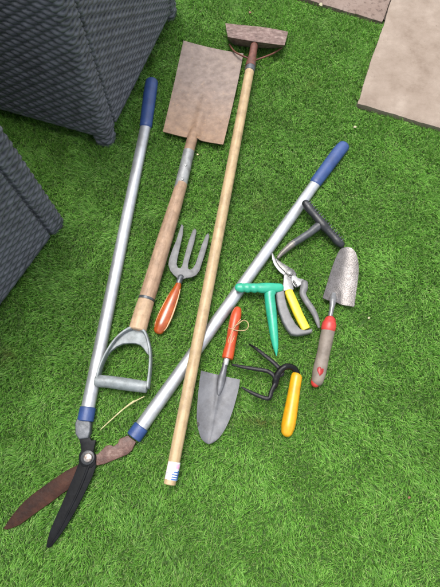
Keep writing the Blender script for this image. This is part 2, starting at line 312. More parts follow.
# left arm
build(rod([(151.6, 82.5, TZ, 12.6, 0.8), (149.5, 97, TZ, 13.2, 0.8), (145.8, 125.5, TZ, 12.4, 0.8)], n=28), 'grip', M['blue'], sh)
build(rod([(146.2, 123, TZ, 10.6, 0.72), (87.6, 409, TZ, 14.0, 0.72)], k=4, n=28), 'handle_tube', M['alu'], sh)
build(rod([(87.8, 407.8, TZ, 16.0, 0.8), (85.4, 420.5, TZ, 16.4, 0.8)], n=28, cap=('flat', 'flat'), k=2), 'ferrule', M['blue'], sh)
build(plate(zp(60, 400, 4.4, (82, 84), (134, 88), (143, 104), (141, 140), (132, 168), (92, 174), (76, 150), (75, 104)), 0.010, 0.017, 0.003, 3), 'socket', M['socket'], sh)
mb = plate(zp(60, 400, 4.4, (86, 165), (134, 163), (140, 178), (160, 176), (155, 200), (150, 225), (160, 250), (157, 280), (140, 298), (100, 292), (85, 270), (86, 240), (96, 222), (92, 195)), 0.018, 0.0055, 0.0012)
BB = zp(0, 460, 4.4, (348, 12), (372, -20), (420, -10), (424, 25), (408, 72), (372, 148), (334, 222), (298, 284), (258, 342), (228, 380), (215, 386), (205, 382), (210, 350), (222, 308), (246, 252), (270, 200), (300, 130), (326, 70))
BBz = lambda x, y: 0.0195 - 0.006 * (y - 458) / 90
mb = plate(BB, BBz, 0.0032, 0.0009, mb=mb)
bl = build(mb, 'blade', M['blackblade'], sh); bl['label'] = 'blackened straight shear blade'
# the ground-off spine down the middle of the black blade
mb = rod([(88.5, 466, 0.0232, 2.6, 0.35), (78, 492, 0.0214, 2.2, 0.35), (60, 528, 0.0188, 1.6, 0.35), (50, 544, 0.0176, 0.8, 0.35)], n=10)
build(mb, 'blade_rib', M['blackblade'], bl)
# right arm
build(rod([(343.3, 146.5, TZ, 12.2, 0.8), (337, 154, TZ, 13.0, 0.8), (315.8, 182.5, TZ, 12.2, 0.8)], n=28), 'grip', M['blue'], sh)
build(rod([(317.5, 180.5, TZ, 10.8, 0.72), (139.6, 429, TZ, 14.2, 0.72)], k=4, n=28), 'handle_tube', M['alu'], sh)
build(rod([(141.2, 426.8, TZ, 16.0, 0.8), (133.8, 437.0, TZ, 16.4, 0.8)], n=28, cap=('flat', 'flat'), k=2), 'ferrule', M['blue'], sh)
mb = plate(zp(60, 400, 4.4, (262, 172), (300, 156), (336, 184), (318, 222), (298, 240), (240, 264), (196, 282), (150, 290), (120, 275), (118, 250), (150, 240), (168, 238), (190, 216), (205, 200), (225, 198), (236, 204), (256, 190)), 0.0125, 0.0055, 0.0014)
sk = build(mb, 'blade_shank', M['rustshank'], sh)
mb = plate(zp(0, 460, 4.4, (372, -4), (345, 20), (290, 48), (232, 88), (180, 124), (145, 150), (108, 182), (72, 222), (45, 256), (26, 288), (17, 302), (32, 306), (52, 300), (92, 282), (135, 250), (182, 216), (228, 184), (270, 152), (312, 122), (372, 70), (400, 20)), lambda x, y: 0.0130, 0.0034, 0.0009)
b2 = build(mb, 'blade', M['rustblade'], sh); b2['label'] = 'rusty brown shear blade'
mb = rod([(88.3, 457.6, 0.0235, 11.5, 0.32), (88.4, 458.0, 0.0235, 11.5, 0.32)], n=20, k=1)
mb = MB()
def disc(px, py, z0, z1, r, bev=0.0008, n=24, mb=None):
    c = P(px, py, z0); V = []; Fs = []
    prof = [(r, 0), (r, (z1 - z0) - bev), (r - bev * 0.3, (z1 - z0) - bev * 0.3), (r - bev, z1 - z0)]
    for rr, zz in prof:
        for j in range(n): V.append(c + np.array((rr * math.cos(2 * PI * j / n), rr * math.sin(2 * PI * j / n), zz)))
    for i in range(len(prof) - 1):
        for j in range(n): k = (j + 1) % n; Fs.append((i * n + j, i * n + k, (i + 1) * n + k, (i + 1) * n + j))
    Fs.append(tuple(range(n))[::-1]); Fs.append(tuple((len(prof) - 1) * n + j for j in range(n)))
    return (mb or MB()).add(V, Fs)
build(disc(88.2, 457.5, 0.0195, 0.0262, 0.0155, 0.002), 'pivot_washer', M['blackplastic'], sh)
build(disc(88.2, 457.8, 0.0262, 0.0315, 0.0092, 0.002, n=6 * 4), 'pivot_bolt', M['bolt'], sh)

# ------------------------------------------------------------------ spade
sp = thing('spade', 'old spade with a rusty mud dried square blade, wooden shaft and grey metal D handle', 'spade', P(170, 230))
def spz(t, s):
    x = 1 - t                                                   # t: 0 cutting edge, 1 shoulders
    ridge = 0.0125 * max(0.0, (t - 0.42) / 0.58) ** 0.9 * math.exp(-((s - 0.10 + 0.12 * (t - .4)) / 0.15) ** 2)
    return 0.0195 + 0.0035 * t + 0.0045 * s * s + 0.004 * math.sin(PI * t) * -0.6 + ridge
rows = [(183.6, 41.6, 243.4, 54.6), (178.8, 63, 239.2, 76), (173.8, 86, 234.2, 99), (168.4, 110, 228.8, 122.6), (163.2, 133.2, 223.2, 146.2)]
mb = loft(rows, spz, 0.0022, k=10, ns=40)
# gentle bow of the cutting edge
build(mb, 'blade', M['spadeblade'], sp)
build(rod([(195.0, 130, 0.0215, 8.5, 0.8), (193, 136, 0.0245, 10.5, 0.85), (190.3, 146, 0.0265, 10.6, 0.9), (188, 154, 0.027, 11.0, 0.9)], n=24), 'socket_neck', M['spadeblade'], sp)
st = build(rod([(188.8, 151.5, 0.027, 11.4, 0.9), (184.8, 169, 0.0275, 11.8, 0.9), (180.0, 188.5, 0.028, 12.4, 0.92)], n=28, cap=('flat', 'flat')), 'strap_socket', M['spadestrap'], sp)
build(disc(185.6, 166, 0.037, 0.0438, 0.0042, 0.001), 'rivet', M['spadestrap'], st)
build(disc(182.4, 180, 0.038, 0.0445, 0.0042, 0.001), 'rivet', M['spadestrap'], st)
build(rod([(181.6, 184, 0.028, 11.6), (173.2, 212, 0.0285, 13.8), (164.6, 240, 0.029, 15.2), (155.8, 269, 0.0295, 15.8), (146.6, 299, 0.030, 16.2)], n=28, cap=('flat', 'flat')), 'shaft', M['oldwood'], sp)
build(rod([(146.9, 298.2, 0.030, 16.8), (146.2, 300.4, 0.030, 16.9)], n=28, k=2, cap=('flat', 'flat')), 'shaft_band', M['neck'], sp)
build(rod([(146.4, 300, 0.030, 16.2), (142, 314, 0.031, 17.2), (137.4, 330, 0.032, 17.8)], n=28, cap=('flat', 'flat')), 'handle_socket', M['oldwood2'], sp)
Dz = lambda z0, *pts: [(90 + x / 5.87, 320 + y / 5.87, z0 + y * 0.000012, w, h) for x, y, w, h in pts]
mb = rod(Dz(0.031, (246, 52, 4.0, 3.2), (205, 72, 3.2, 3.6), (150, 122, 2.9, 4.0), (98, 200, 2.8, 4.0), (62, 280, 3.0, 3.8), (44, 350, 3.4, 3.2)), n=14, power=3.5)
mb = rod(Dz(0.031, (302, 58, 4.0, 3.2), (326, 80, 3.2, 3.6), (346, 140, 2.9, 4.0), (356, 210, 2.8, 4.0), (352, 300, 3.0, 3.8), (340, 395, 3.4, 3.2)), n=14, power=3.5, mb=mb)
build(mb, 'yoke_arm', M['galv'], sp)
web = zp(90, 320, 5.87, (232, 52), (275, 44), (322, 62), (335, 100), (346, 160), (350, 214), (334, 198), (318, 172), (298, 152), (272, 142), (236, 140), (196, 144), (160, 160), (128, 186), (108, 210), (128, 168), (168, 116), (205, 76))
build(plate(web, lambda x, y: 0.0255 + 0.00002 * (y - 330), 0.009, 0.003, 3), 'yoke_web', M['galv'], sp)
build(rod(Dz(0.031, (34, 356, 10.6, 1), (46, 357, 12.0, 1), (120, 364, 12.2, 1), (190, 374, 12.6, 1), (260, 384, 12.2, 1), (332, 394, 11.6, 1)), n=24, cap=('flat', 'flat')), 'cross_grip', M['galv'], sp)

# ------------------------------------------------------------------ hoe
ho = thing('hoe', 'hoe with long pale wooden handle, rusty brown head and white label on its end', 'hoe', P(212, 270))
hz = lambda y: 0.046 - 0.008 * (y - 60) / 427
build(rod([(250.6, 66, hz(66), 9.0), (232.7, 160, hz(160), 10.2), (213.5, 260, hz(260), 11.2), (192, 370, hz(370), 11.8), (169.6, 484, hz(484), 12.2)], n=28, cap=('flat', 'flat')), 'handle', M['palewood'], ho)
build(rod([(251.0, 64.5, 0.046, 10.2), (249.8, 71.5, 0.046, 9.9)], n=24, k=2, cap=('flat', 'flat')), 'collar', M['neck'], ho)
build(rod([(254.4, 44.5, 0.036, 6.8), (253.8, 48, 0.044, 7.6), (252.6, 55, 0.0465, 7.8), (251, 63, 0.0465, 9.8), (250.4, 67, 0.0462, 10.6)], n=24, cap=('round', 'flat')), 'socket', M['rustsocket'], ho)
# head: a bent plate, one leaf sloping up from the grass to the fold, the other dropping from the fold
top = zp(218, 14, 5.5, (40, 50), (110, 58), (180, 65), (240, 71), (310, 82), (386, 97))
fold = zp(218, 14, 5.5, (54, 127), (110, 137), (170, 147), (230, 156), (300, 165), (366, 173))
low = zp(218, 14, 5.5, (50, 136), (90, 168), (160, 180), (220, 184), (290, 189), (354, 186))
V = []; Fs = []
prof = []
for tpt, fpt, lpt in zip(resample(top, 6), resample(fold, 6), resample(low, 6)):
    a = P(*tpt, 0.024); f_ = P(*fpt, 0.052); c = P(*lpt, 0.018)
    sec = [a + (f_ - a) * q for q in (0, .25, .5, .75, .94)] + [f_ + np.array((0, 0, .0006))] + [f_ + (c - f_) * q for q in (.06, .35, .7, 1)]
    back = [s_ + np.array((0, 0.0025, -0.0026)) for s_ in sec[::-1]]
    prof.append(sec + back)
n = len(prof[0])
for ring in prof: V += ring
for i in range(len(prof) - 1):
    for j in range(n): k = (j + 1) % n; Fs.append((i * n + j, i * n + k, (i + 1) * n + k, (i + 1) * n + j))
for base in (0, (len(prof) - 1) * n):
    for j in range(n // 2 - 1): Fs.append((base + j, base + j + 1, base + n - 2 - j, base + n - 1 - j))
build(MB().add(V, Fs), 'head_plate', M['rusthoe'], ho, angle=30)
build(rod([(229.5, 44.5, 0.022, 1.7), (234, 51, 0.03, 1.7), (241, 55.2, 0.038, 1.7), (249, 58.5, 0.044, 1.7)], n=10), 'brace', M['rustsocket'], ho)
build(rod([(281.5, 48, 0.022, 1.7), (274, 53, 0.03, 1.7), (264, 57.2, 0.038, 1.7), (254, 60.5, 0.044, 1.7)], n=10), 'brace', M['rustsocket'], ho)
# paper label round the end of the handle
def on_handle(t): 
    y = 461 + 23 * t; x = 250.6 + (169.6 - 250.6) * (y - 66) / 418; return x, y
x0, y0 = on_handle(0.05); x1, y1 = on_handle(0.80)
lab = build(rod([(x0 + 0.4, y0, hz(y0), 12.7), (x1 + 0.4, y1, hz(y1), 12.9)], n=32, k=2, cap=('flat', 'flat')), 'paper_label', M['paper'], ho)
def print_patch(t0, t1, a0, a1, mb=None, lift=0.0004):
    """a printed patch on the label: t along the handle, a round it (degrees, 90 = up, 0 = right)"""
    mb = mb or MB(); V = []; Fs = []; na = 6
    ax0 = P(x0 + 0.4, y0, hz(y0)); ax1 = P(x1 + 0.4, y1, hz(y1)); T = (ax1 - ax0); Ln = np.linalg.norm(T); T /= Ln
    s = np.cross((0, 0, 1.0), T); s /= np.linalg.norm(s); u = np.cross(T, s)
    if s[0] < 0: s = -s
    r = 12.8 / S(y0, hz(y0)) / 2 + lift
    for t in (t0, t1):
        for i in range(na + 1):
            a = math.radians(a0 + (a1 - a0) * i / na); V.append(ax0 + T * Ln * t + s * r * math.cos(a) + np.array((0, 0, 1.0)) * r * math.sin(a))
    for i in range(na): Fs.append((i, i + 1, na + 2 + i, na + 1 + i))
    return mb.add(V, Fs)
mb = print_patch(.50, .58, 12, 70)
for t in (.66, .80, .93): mb = print_patch(t, t + .07, 12, 84, mb)
mb = print_patch(.44, .99, 12, 30, mb, 0.0006)
build(mb, 'label_print', M['inkblue'], lab, press=False)
build(print_patch(.08, .34, 22, 62), 'label_print', M['inkpink'], lab, press=False)
mb = print_patch(.62, .66, 112, 150)
for t in (.70, .76, .83, .90): mb = print_patch(t, t + .03, 112, 148, mb)
build(mb, 'label_print', M['inkgrey'], lab, press=False)

# ------------------------------------------------------------------ hand fork
fk = thing('hand_fork', 'small three pronged grey hand fork with an orange varnished wooden handle', 'hand fork', P(182, 285))
o = zp(130, 200, 4.19, (218, 104), (223, 112), (219, 150), (207, 205), (197, 248), (194, 272), (200, 287), (212, 290), (220, 280), (234, 225), (249, 172), (264, 132), (273, 123), (277, 132), (268, 178), (252, 232), (242, 270), (242, 290), (252, 296), (264, 290), (276, 272), (289, 232), (303, 190), (320, 150), (328, 143), (331, 152), (323, 190), (311, 232), (300, 266), (290, 298), (276, 316), (256, 325), (236, 327), (222, 332), (212, 342), (203, 340), (198, 326), (184, 314), (170, 296), (163, 274), (166, 250), (180, 210), (196, 172), (209, 130))
def widen(o, d):
    n = len(o); A = sum(o[i][0] * o[(i + 1) % n][1] - o[(i + 1) % n][0] * o[i][1] for i in range(n)); sg = 1 if A > 0 else -1; r = []
    for i in range(n):
        tx, ty = o[(i + 1) % n][0] - o[i - 1][0], o[(i + 1) % n][1] - o[i - 1][1]; l = math.hypot(tx, ty) or 1
        r.append((o[i][0] + sg * ty / l * d, o[i][1] - sg * tx / l * d))
    return r
o = widen(o, 0.45)
build(plate(o, lambda x, y: 0.0185 + 0.010 * (281 - y) / 60 * 0.4, 0.0042, 0.0007, 2), 'tines', M['fork'], fk)
build(rod([(181.0, 277, 0.0205, 6.5, .8), (179.4, 281, 0.0205, 6.2), (177.6, 286.5, 0.0205, 5.6)], n=18), 'neck', M['neck'], fk)
hd = build(rod([(178.8, 282.5, 0.0215, 4.8, .95), (177.2, 288, 0.022, 7.6, .9), (172.5, 299, 0.0225, 12.0, .8), (166.0, 314, 0.0225, 15.0, .72), (161.2, 325, 0.022, 14.2, .75), (158.8, 330.4, 0.021, 10.4, .75)], n=32, cap=('flat', 'round')), 'handle', M['varnish'], fk)
# worn pale edges along the two flats
mb = None
for q in (-0.84, 0.84):
    ed = []
    for x, y, z, w, fl, e in ((177.2, 288, .022, 7.6, .9, .7), (172.5, 299, .0225, 12.0, .8, 1.3), (166.0, 314, .0225, 15.0, .72, 1.5), (161.2, 325, .022, 14.2, .75, 1.2), (159.4, 329, .0215, 11.5, .75, .7)):
        ed.append((x + 0.93 * q * w / 2, y + 0.37 * q * w / 2, z + fl * w / 2 / S(y, z) * math.sqrt(1 - q * q), e, .7))
    mb = rod(ed, n=8, mb=mb)
build(mb, 'worn_edge', M['bare'], hd)

# ------------------------------------------------------------------ trowel with the orange handle
t1 = thing('garden_trowel', 'grey steel trowel with an orange wooden handle and beige string looped on it', 'trowel', P(222, 375))
R_ = lambda *r: [tuple(v for p in zp(185, 305, 4.05, (a, b), (c, d)) for v in p) for a, b, c, d in r]
rows = R_((66, 268, 222, 304), (58, 322, 218, 334), (53, 372, 206, 384), (49, 425, 192, 432), (49, 470, 176, 474), (55, 508, 158, 510), (66, 540, 136, 540), (82, 557, 113, 558), (94, 563, 99, 563))
def t1z(t, s):
    return 0.0205 + 0.0065 * (s * s) * (1 - t) ** 0.5 + 0.002 * (1 - t) + 0.0042 * math.exp(-((s - 0.04) / 0.22) ** 2) * max(0, 1 - t / 0.4) + 0.0015 * math.exp(-(s / 0.10) ** 2) * (1 - t)
bl = build(loft(rows, t1z, 0.0016, k=8, ns=32), 'blade', M['trowel'], t1)
build(rod([(225.0, 364, 0.031, 5.2), (223.6, 371, 0.0295, 6.2, .9), (221.6, 379, 0.0275, 8.2, .6), (219.8, 388, 0.0263, 6.4, .5), (218.6, 394.5, 0.0255, 3.0, .5)], n=18), 'socket', M['trowelneck'], t1)
build(plate([(197.1, 422), (198.6, 422.3), (199.4, 424), (198.8, 426), (197.4, 426.4), (197.2, 424)], 0.0262, 0.0022, 0.0002), 'chip', M['hole'], bl)
build(rod([(227.2, 357.4, 0.0315, 5.6), (225.4, 364.6, 0.031, 5.4)], n=20, k=2, cap=('flat', 'flat')), 'ferrule', M['ferrule'], t1)
build(rod([(237.4, 310.6, 0.029, 8.4), (236.0, 316, 0.030, 10.6), (233.4, 328, 0.030, 10.8), (230.8, 343, 0.031, 10.2), (228.6, 353, 0.0315, 11.4), (227.5, 358.3, 0.0315, 11.4)], n=28, cap=('round', 'flat')), 'handle', M['orange'], t1)
L3 = lambda *p: [(185 + x / 4.05, 305 + y / 4.05, z, w) for x, y, z, w in p]
mb = rod(L3((196, 88, .043, .9), (214, 78, .044, .9), (236, 62, .036, .9), (252, 68, .032, .9), (257, 84, .030, .9), (248, 100, .032, .9), (226, 104, .038, .9), (205, 102, .044, .9), (186, 96, .042, .9), (176, 92, .034, .9)), n=7, k=6)
mb = rod(L3((226, 58, .034, .8), (216, 70, .042, .8), (198, 96, .0445, .8), (184, 124, .043, .8), (176, 142, .041, .8), (178, 158, .041, .8), (190, 150, .042, .8), (200, 126, .0415, .8)), n=7, k=6, mb=mb)
build(mb, 'string_loop', M['twine'], t1)

# ------------------------------------------------------------------ hammered trowel with the taupe grip
t2 = thing('garden_trowel', 'hammered silver trowel with a taupe grip, red collar and red heart mark', 'trowel', P(330, 310))
R2 = lambda *r: [tuple(v for p in zp(300, 240, 3.91, (a, b), (c, d)) for v in p) for a, b, c, d in r]
rows = R2((180, 27, 190, 27), (166, 32, 202, 33), (154, 42, 214, 48), (143, 62, 222, 72), (130, 92, 226, 106), (118, 126, 224, 144), (106, 164, 219, 186), (95, 200, 213, 226), (86, 229, 208, 262), (88, 233, 205, 266))
def t2z(t, s):
    return 0.019 + 0.009 * s * s * min(1, t * 2) + 0.003 * t + 0.006 * math.exp(-((s + 0.12) / 0.2) ** 2) * max(0, (t - 0.72) / 0.28)
build(loft(rows, t2z, 0.0018, k=8, ns=32), 'blade', M['hammered'], t2)
build(rod([(334.0, 293.5, 0.0245, 4.6, .5), (333.2, 299.5, 0.028, 7.0, .7), (331.9, 308, 0.0295, 5.0), (330.4, 316, 0.030, 4.6), (329.2, 323, 0.030, 5.0)], n=20), 'socket', M['secsteel'], t2)
build(rod([(330.0, 321.4, 0.0295, 11.6), (329.4, 324.2, 0.0295, 14.2), (328.4, 328.6, 0.0295, 14.2)], n=28, k=5), 'collar', M['red'], t2)
h2 = build(rod([(329.2, 326.0, 0.029, 13.2), (326.2, 340, 0.028, 13.4), (323.0, 355, 0.026, 12.8), (319.8, 370, 0.025, 13.8), (317.6, 380, 0.024, 12.0)], n=28), 'handle', M['taupe'], t2)
build(rod([(316.9, 379.5, 0.0222, 11.2), (315.6, 382.6, 0.021, 9.6)], n=24, k=3), 'end_cap', M['red'], h2)
heart = [(16 * math.sin(a) ** 3, 13 * math.cos(a) - 5 * math.cos(2 * a) - 2 * math.cos(3 * a) - math.cos(4 * a)) for a in [2 * PI * i / 36 for i in range(36)]]
V = []; Fs = []; ax = np.array((319.8 - 323.0, 370 - 355.0)); ax = ax / np.linalg.norm(ax)
for rr in (0.02, .35, .7, 1.0):
    for hx, hy in heart:
        hx *= 0.255 * rr; hy *= 0.33 * rr
        px, py = 321.0 + hx * 0.97 + hy * 0.23, 371.0 + hx * 0.23 - hy * 0.97
        d = ((px - 319.8) * ax[1] - (py - 370) * ax[0]) / S(370, .025); rad = 13.6 / S(370, .025) / 2
        V.append(P(px, py, 0.0255 + math.sqrt(max(rad * rad - d * d, 0)) + 0.0007 + (0.0004 if rr < 1 else -0.0008)))
for a in range(3):
    for q in range(36): k = (q + 1) % 36; Fs.append((a * 36 + q, a * 36 + k, (a + 1) * 36 + k, (a + 1) * 36 + q))
Fs.append(tuple(range(36)))
build(MB().add(V, Fs), 'heart_emblem', M['heart'], h2, press=False)

# ------------------------------------------------------------------ green dibber
gd = thing('dibber', 'bright green plastic T handled dibber with a pointed shaft', 'dibber', P(270, 310))
G = lambda *p: [(234 + x / 6.9, 275 + y / 6.9, z, w, h) for x, y, z, w, h in p]
mb = rod(G((30, 86, .043, 8.4, .85), (52, 88, .042, 9.9, .85), (70, 86, .0415, 8.7, .85), (95, 89, .040, 10.0, .85), (115, 87, .0395, 8.7, .85), (140, 90, .038, 10.1, .85), (160, 88, .037, 8.9, .85), (190, 90, .035, 10.3, .85), (230, 90, .033, 10.8, .85), (270, 90, .031, 10.3, .85), (318, 88, .0285, 8.8, .85)), n=24, k=5)
build(mb, 'grip', M['green'], gd)
mb = rod(G((252, 92, .030, 15.0, .62), (249, 118, .029, 12.0, .75), (246, 150, .0275, 10.6, .9), (256, 240, .0255, 10.6, .95), (268, 340, .0235, 9.4, 1), (278, 430, .0215, 8.0, 1), (286, 490, .020, 5.8, 1), (291, 530, .019, 3.2, 1), (293, 556, .018, 1.0, 1)), n=24, k=6)
build(mb, 'shaft', M['green'], gd)

# ------------------------------------------------------------------ black T handled dibber
bd_ = thing('dibber', 'black T handled dibber with ribbed grip and a dull grey metal tip', 'dibber', P(312, 238))
B = lambda *p: [(295 + x / 7.33, 195 + y / 7.33, z, w, h) for x, y, z, w, h in p]
gr = build(rod(B((78, 62, .0415, 7.8, .9), (104, 96, .0405, 9.2, .9), (140, 140, .038, 8.3, .9), (176, 184, .036, 9.0, .9), (206, 222, .034, 10.3, .9), (240, 258, .031, 8.7, .9), (280, 302, .0275, 8.5, .9), (312, 338, .025, 9.4, .9), (338, 362, .0235, 7.8, .9)), n=22, k=6), 'grip', M['blackplastic'], bd_)
mb = MB()
for i in range(17):                                              # ribs across the outer side of the grip
    q = i / 16; x = 98 + (338 - 98) * q; y = 66 + (338 - 66) * q; z = 0.0425 - 0.0175 * q
    mb = rod(B((x - 9, y + 9, z + 0.0075, 1.0, 1), (x + 10, y - 8, z + 0.0065, 1.15, 1), (x + 21, y - 18, z - 0.001, 1.0, 1)), n=7, k=3, mb=mb)
build(mb, 'grip_ribs', M['dibgrey'], gr)
mb = rod(B((222, 240, .0325, 5.6, .9), (188, 222, .033, 8.4, .9), (160, 236, .032, 8.4, .95), (110, 276, .0305, 7.4, 1), (40, 322, .029, 7.2, 1), (-16, 358, .0275, 7.0, 1)), n=22, k=6)
build(mb, 'shaft', M['dibgrey'], bd_)
build(rod([(294.2, 242.8, .028, 7.0), (289, 247, .0265, 6.4), (282, 253.2, .0245, 5.0), (278.2, 257.6, .0235, 3.2)], n=20, cap=('flat', 'round')), 'metal_tip', M['dibsteel'], bd_)

# ------------------------------------------------------------------ secateurs
se = thing('secateurs', 'open secateurs with a hooked silver blade, grey grips and a bright yellow inlay', 'secateurs', P(292, 295))
Z = lambda *p: zp(262, 245, 6.18, *p)
build(plate(Z((58, 55), (66, 52), (74, 70), (88, 98), (108, 124), (136, 146), (152, 166), (150, 184), (134, 188), (112, 172), (92, 150), (74, 124), (63, 92)), lambda x, y: 0.0215, 0.0032, 0.001), 'hook_blade', M['secsteel'], se)
build(plate(Z((84, 84), (96, 92), (124, 112), (160, 134), (196, 156), (214, 182), (206, 196), (182, 204), (158, 194), (142, 168), (110, 138), (92, 112)), 0.025, 0.0030, 0.001), 'cutting_blade', M['secblade'], se)
build(plate(Z((134, 190), (152, 180), (172, 196), (186, 230), (196, 276), (186, 288), (130, 288), (126, 270), (130, 230)), 0.020, 0.006, 0.0015, 3), 'tang', M['secsteel'], se)
build(plate(Z((180, 196), (204, 190), (222, 208), (252, 214), (274, 232), (280, 256), (256, 264), (236, 252), (224, 262), (206, 266), (190, 250), (178, 226)), 0.0245, 0.0055, 0.0015, 3), 'tang', M['secsteel'], se)
build(rod([(262 + 196 / 6.18, 245 + 226 / 6.18, .0305, 2.6), (262 + 210 / 6.18, 245 + 246 / 6.18, .0305, 2.2), (262 + 216 / 6.18, 245 + 258 / 6.18, .0295, 1.4)], n=10), 'catch', M['secblade'], se)
mb = disc(262 + 172 / 6.18, 245 + 172 / 6.18, 0.026, 0.0315, 0.0088, 0.0012)
pv = build(mb, 'pivot_nut', M['secblade'], se)
build(disc(262 + 172 / 6.18, 245 + 172 / 6.18, 0.0315, 0.0335, 0.0048, 0.0008), 'pivot_bolt', M['secsteel'], pv)
gcurve = Z((112, 286), (134, 292), (138, 330), (153, 390), (177, 448), (203, 495), (232, 526), (262, 534), (304, 524), (308, 540), (300, 550), (258, 560), (214, 566), (176, 560), (150, 528), (124, 482), (102, 420), (88, 360), (84, 308), (94, 290))
build(plate(gcurve, 0.0165, 0.014, 0.004, 4), 'grip_guard', M['secgrey'], se)
build(rod([(262 + 166 / 6.18, 245 + 292 / 6.18, .0235, 8.6, .7), (262 + 186 / 6.18, 245 + 340 / 6.18, .0245, 9.2, .72), (262 + 230 / 6.18, 245 + 440 / 6.18, .0245, 9.2, .72), (262 + 272 / 6.18, 245 + 520 / 6.18, .024, 8.8, .7)], n=24, power=3, cap=('round', 'flat')), 'inlay_grip', M['yellow'], se)
build(rod([(262 + x / 6.18, 245 + y / 6.18, z, w, .85) for x, y, z, w in ((262, 236, .027, 7.6), (260, 266, .027, 7.8), (252, 300, .0265, 6.6), (270, 340, .026, 6.2), (302, 386, .0255, 6.4), (330, 436, .0245, 5.6), (344, 476, .024, 4.4), (352, 508, .0235, 2.6))], n=22, k=6), 'grip', M['secgrey'], se)

# ------------------------------------------------------------------ three pronged cultivator
cu = thing('hand_cultivator', 'black three pronged claw cultivator with an amber yellow handle', 'cultivator', P(285, 400))
C_ = lambda *p: [(225 + x / 4.89, 340 + y / 4.89, z, w, h) for x, y, z, w, h in p]
build(rod(C_((354, 168, .031, 9.0, 1), (350, 180, .031, 11.2, 1), (342, 225, .030, 11.6, 1), (330, 300, .0275, 12.6, 1), (318, 370, .026, 13.8, 1), (309, 420, .0255, 13.8, 1), (304, 444, .0245, 12.0, 1)), n=28, k=6, cap=('flat', 'round')), 'handle', M['amber'], cu)
build(rod(C_((355, 172, .031, 6.2, 1), (344, 146, .034, 6.2, 1), (322, 131, .040, 6.2, 1), (296, 131, .044, 6.5, 1), (272, 148, .044, 6.5, .8), (254, 176, .041, 7.0, .7), (246, 212, .037, 6.5, .7), (242, 232, .035, 4.5, .7)), n=16, k=6), 'neck', M['claw'], cu)
tine = lambda *p: build(rod(C_(*p), n=12, k=6, power=3), 'tine', M['claw'], cu)
tine((262, 176, .0405, 4.6, .8), (280, 160, .0405, 4.6, .8), (246, 118, .040, 4.4, .7), (196, 76, .037, 4.0, .6), (152, 42, .031, 3.1, .6), (118, 20, .022, 1.5, .6))
tine((250, 196, .040, 4.6, .8), (236, 172, .040, 4.5, .8), (206, 152, .039, 4.4, .7), (150, 142, .037, 4.1, .7), (88, 132, .034, 3.6, .6), (36, 120, .029, 1.9, .6))
tine((246, 214, .038, 4.6, .8), (228, 250, .0385, 4.5, .8), (218, 282, .0385, 4.4, .8), (196, 284, .038, 4.2, .7), (140, 262, .036, 3.8, .7), (82, 232, .031, 1.9, .6))

# ------------------------------------------------------------------ loose scraps on the turf
s_ = build(rod([(100.5, 429.5, .015, .9), (112, 419, .018, 1.3), (124, 408.5, .021, 1.4), (133, 402, .023, 2.2), (136, 400.6, .023, 1.3), (144, 396.6, .019, 1.1)], n=8, k=6), 'straw_stalk', M['straw'], press=False)
tag(s_, 'pale dry straw stalk in the grass just below the spade handle', 'straw')
def scrap(name, mat, pts, z, label, cat):
    o = build(plate(pts, z, 0.0012, 0.0003), name, mat, press=False); tag(o, label, cat, 'leaf scraps on the turf'); return o
def ragged(px, py, r, sq=0.6, n=9, rot=0.4):
    return [(px + r * .8 * random.uniform(.55, 1.2) * math.cos(rot + 2 * PI * i / n), py + r * sq * random.uniform(.7, 1.15) * math.sin(2 * PI * i / n + rot)) for i in range(n)]
scrap('leaf_scrap', M['leafscrap'], ragged(409, 497.5, 2.4), lambda x, y: .015, 'tiny reddish dry leaf scrap alone on the turf in the lower right', 'leaf')
scrap('leaf_scrap', M['leafscrap'], ragged(250, 12.5, 2.2), lambda x, y: .015, 'brown leaf scrap on the turf just above the rusty hoe head', 'leaf')
scrap('leaf_scrap', M['palescrap'], ragged(355, 127, 2.4, .45), lambda x, y: .015, 'pale leaf scrap on the turf below the corner of the big paving slab', 'leaf')
scrap('leaf_scrap', M['palescrap'], ragged(369, 318, 1.8), lambda x, y: .015, 'whitish leaf scrap on the turf to the right of the hammered trowel', 'leaf')
scrap('leaf_scrap', M['straw'], ragged(197.5, 154.5, 1.8, .5), lambda x, y: .015, 'yellow leaf scrap beside the neck of the spade', 'leaf')
scrap('leaf_scrap', M['palescrap'], ragged(321, 4.5, 2.4, .8), lambda x, y: .020, 'pale crumb at the edge of the pitted paving slab', 'leaf')

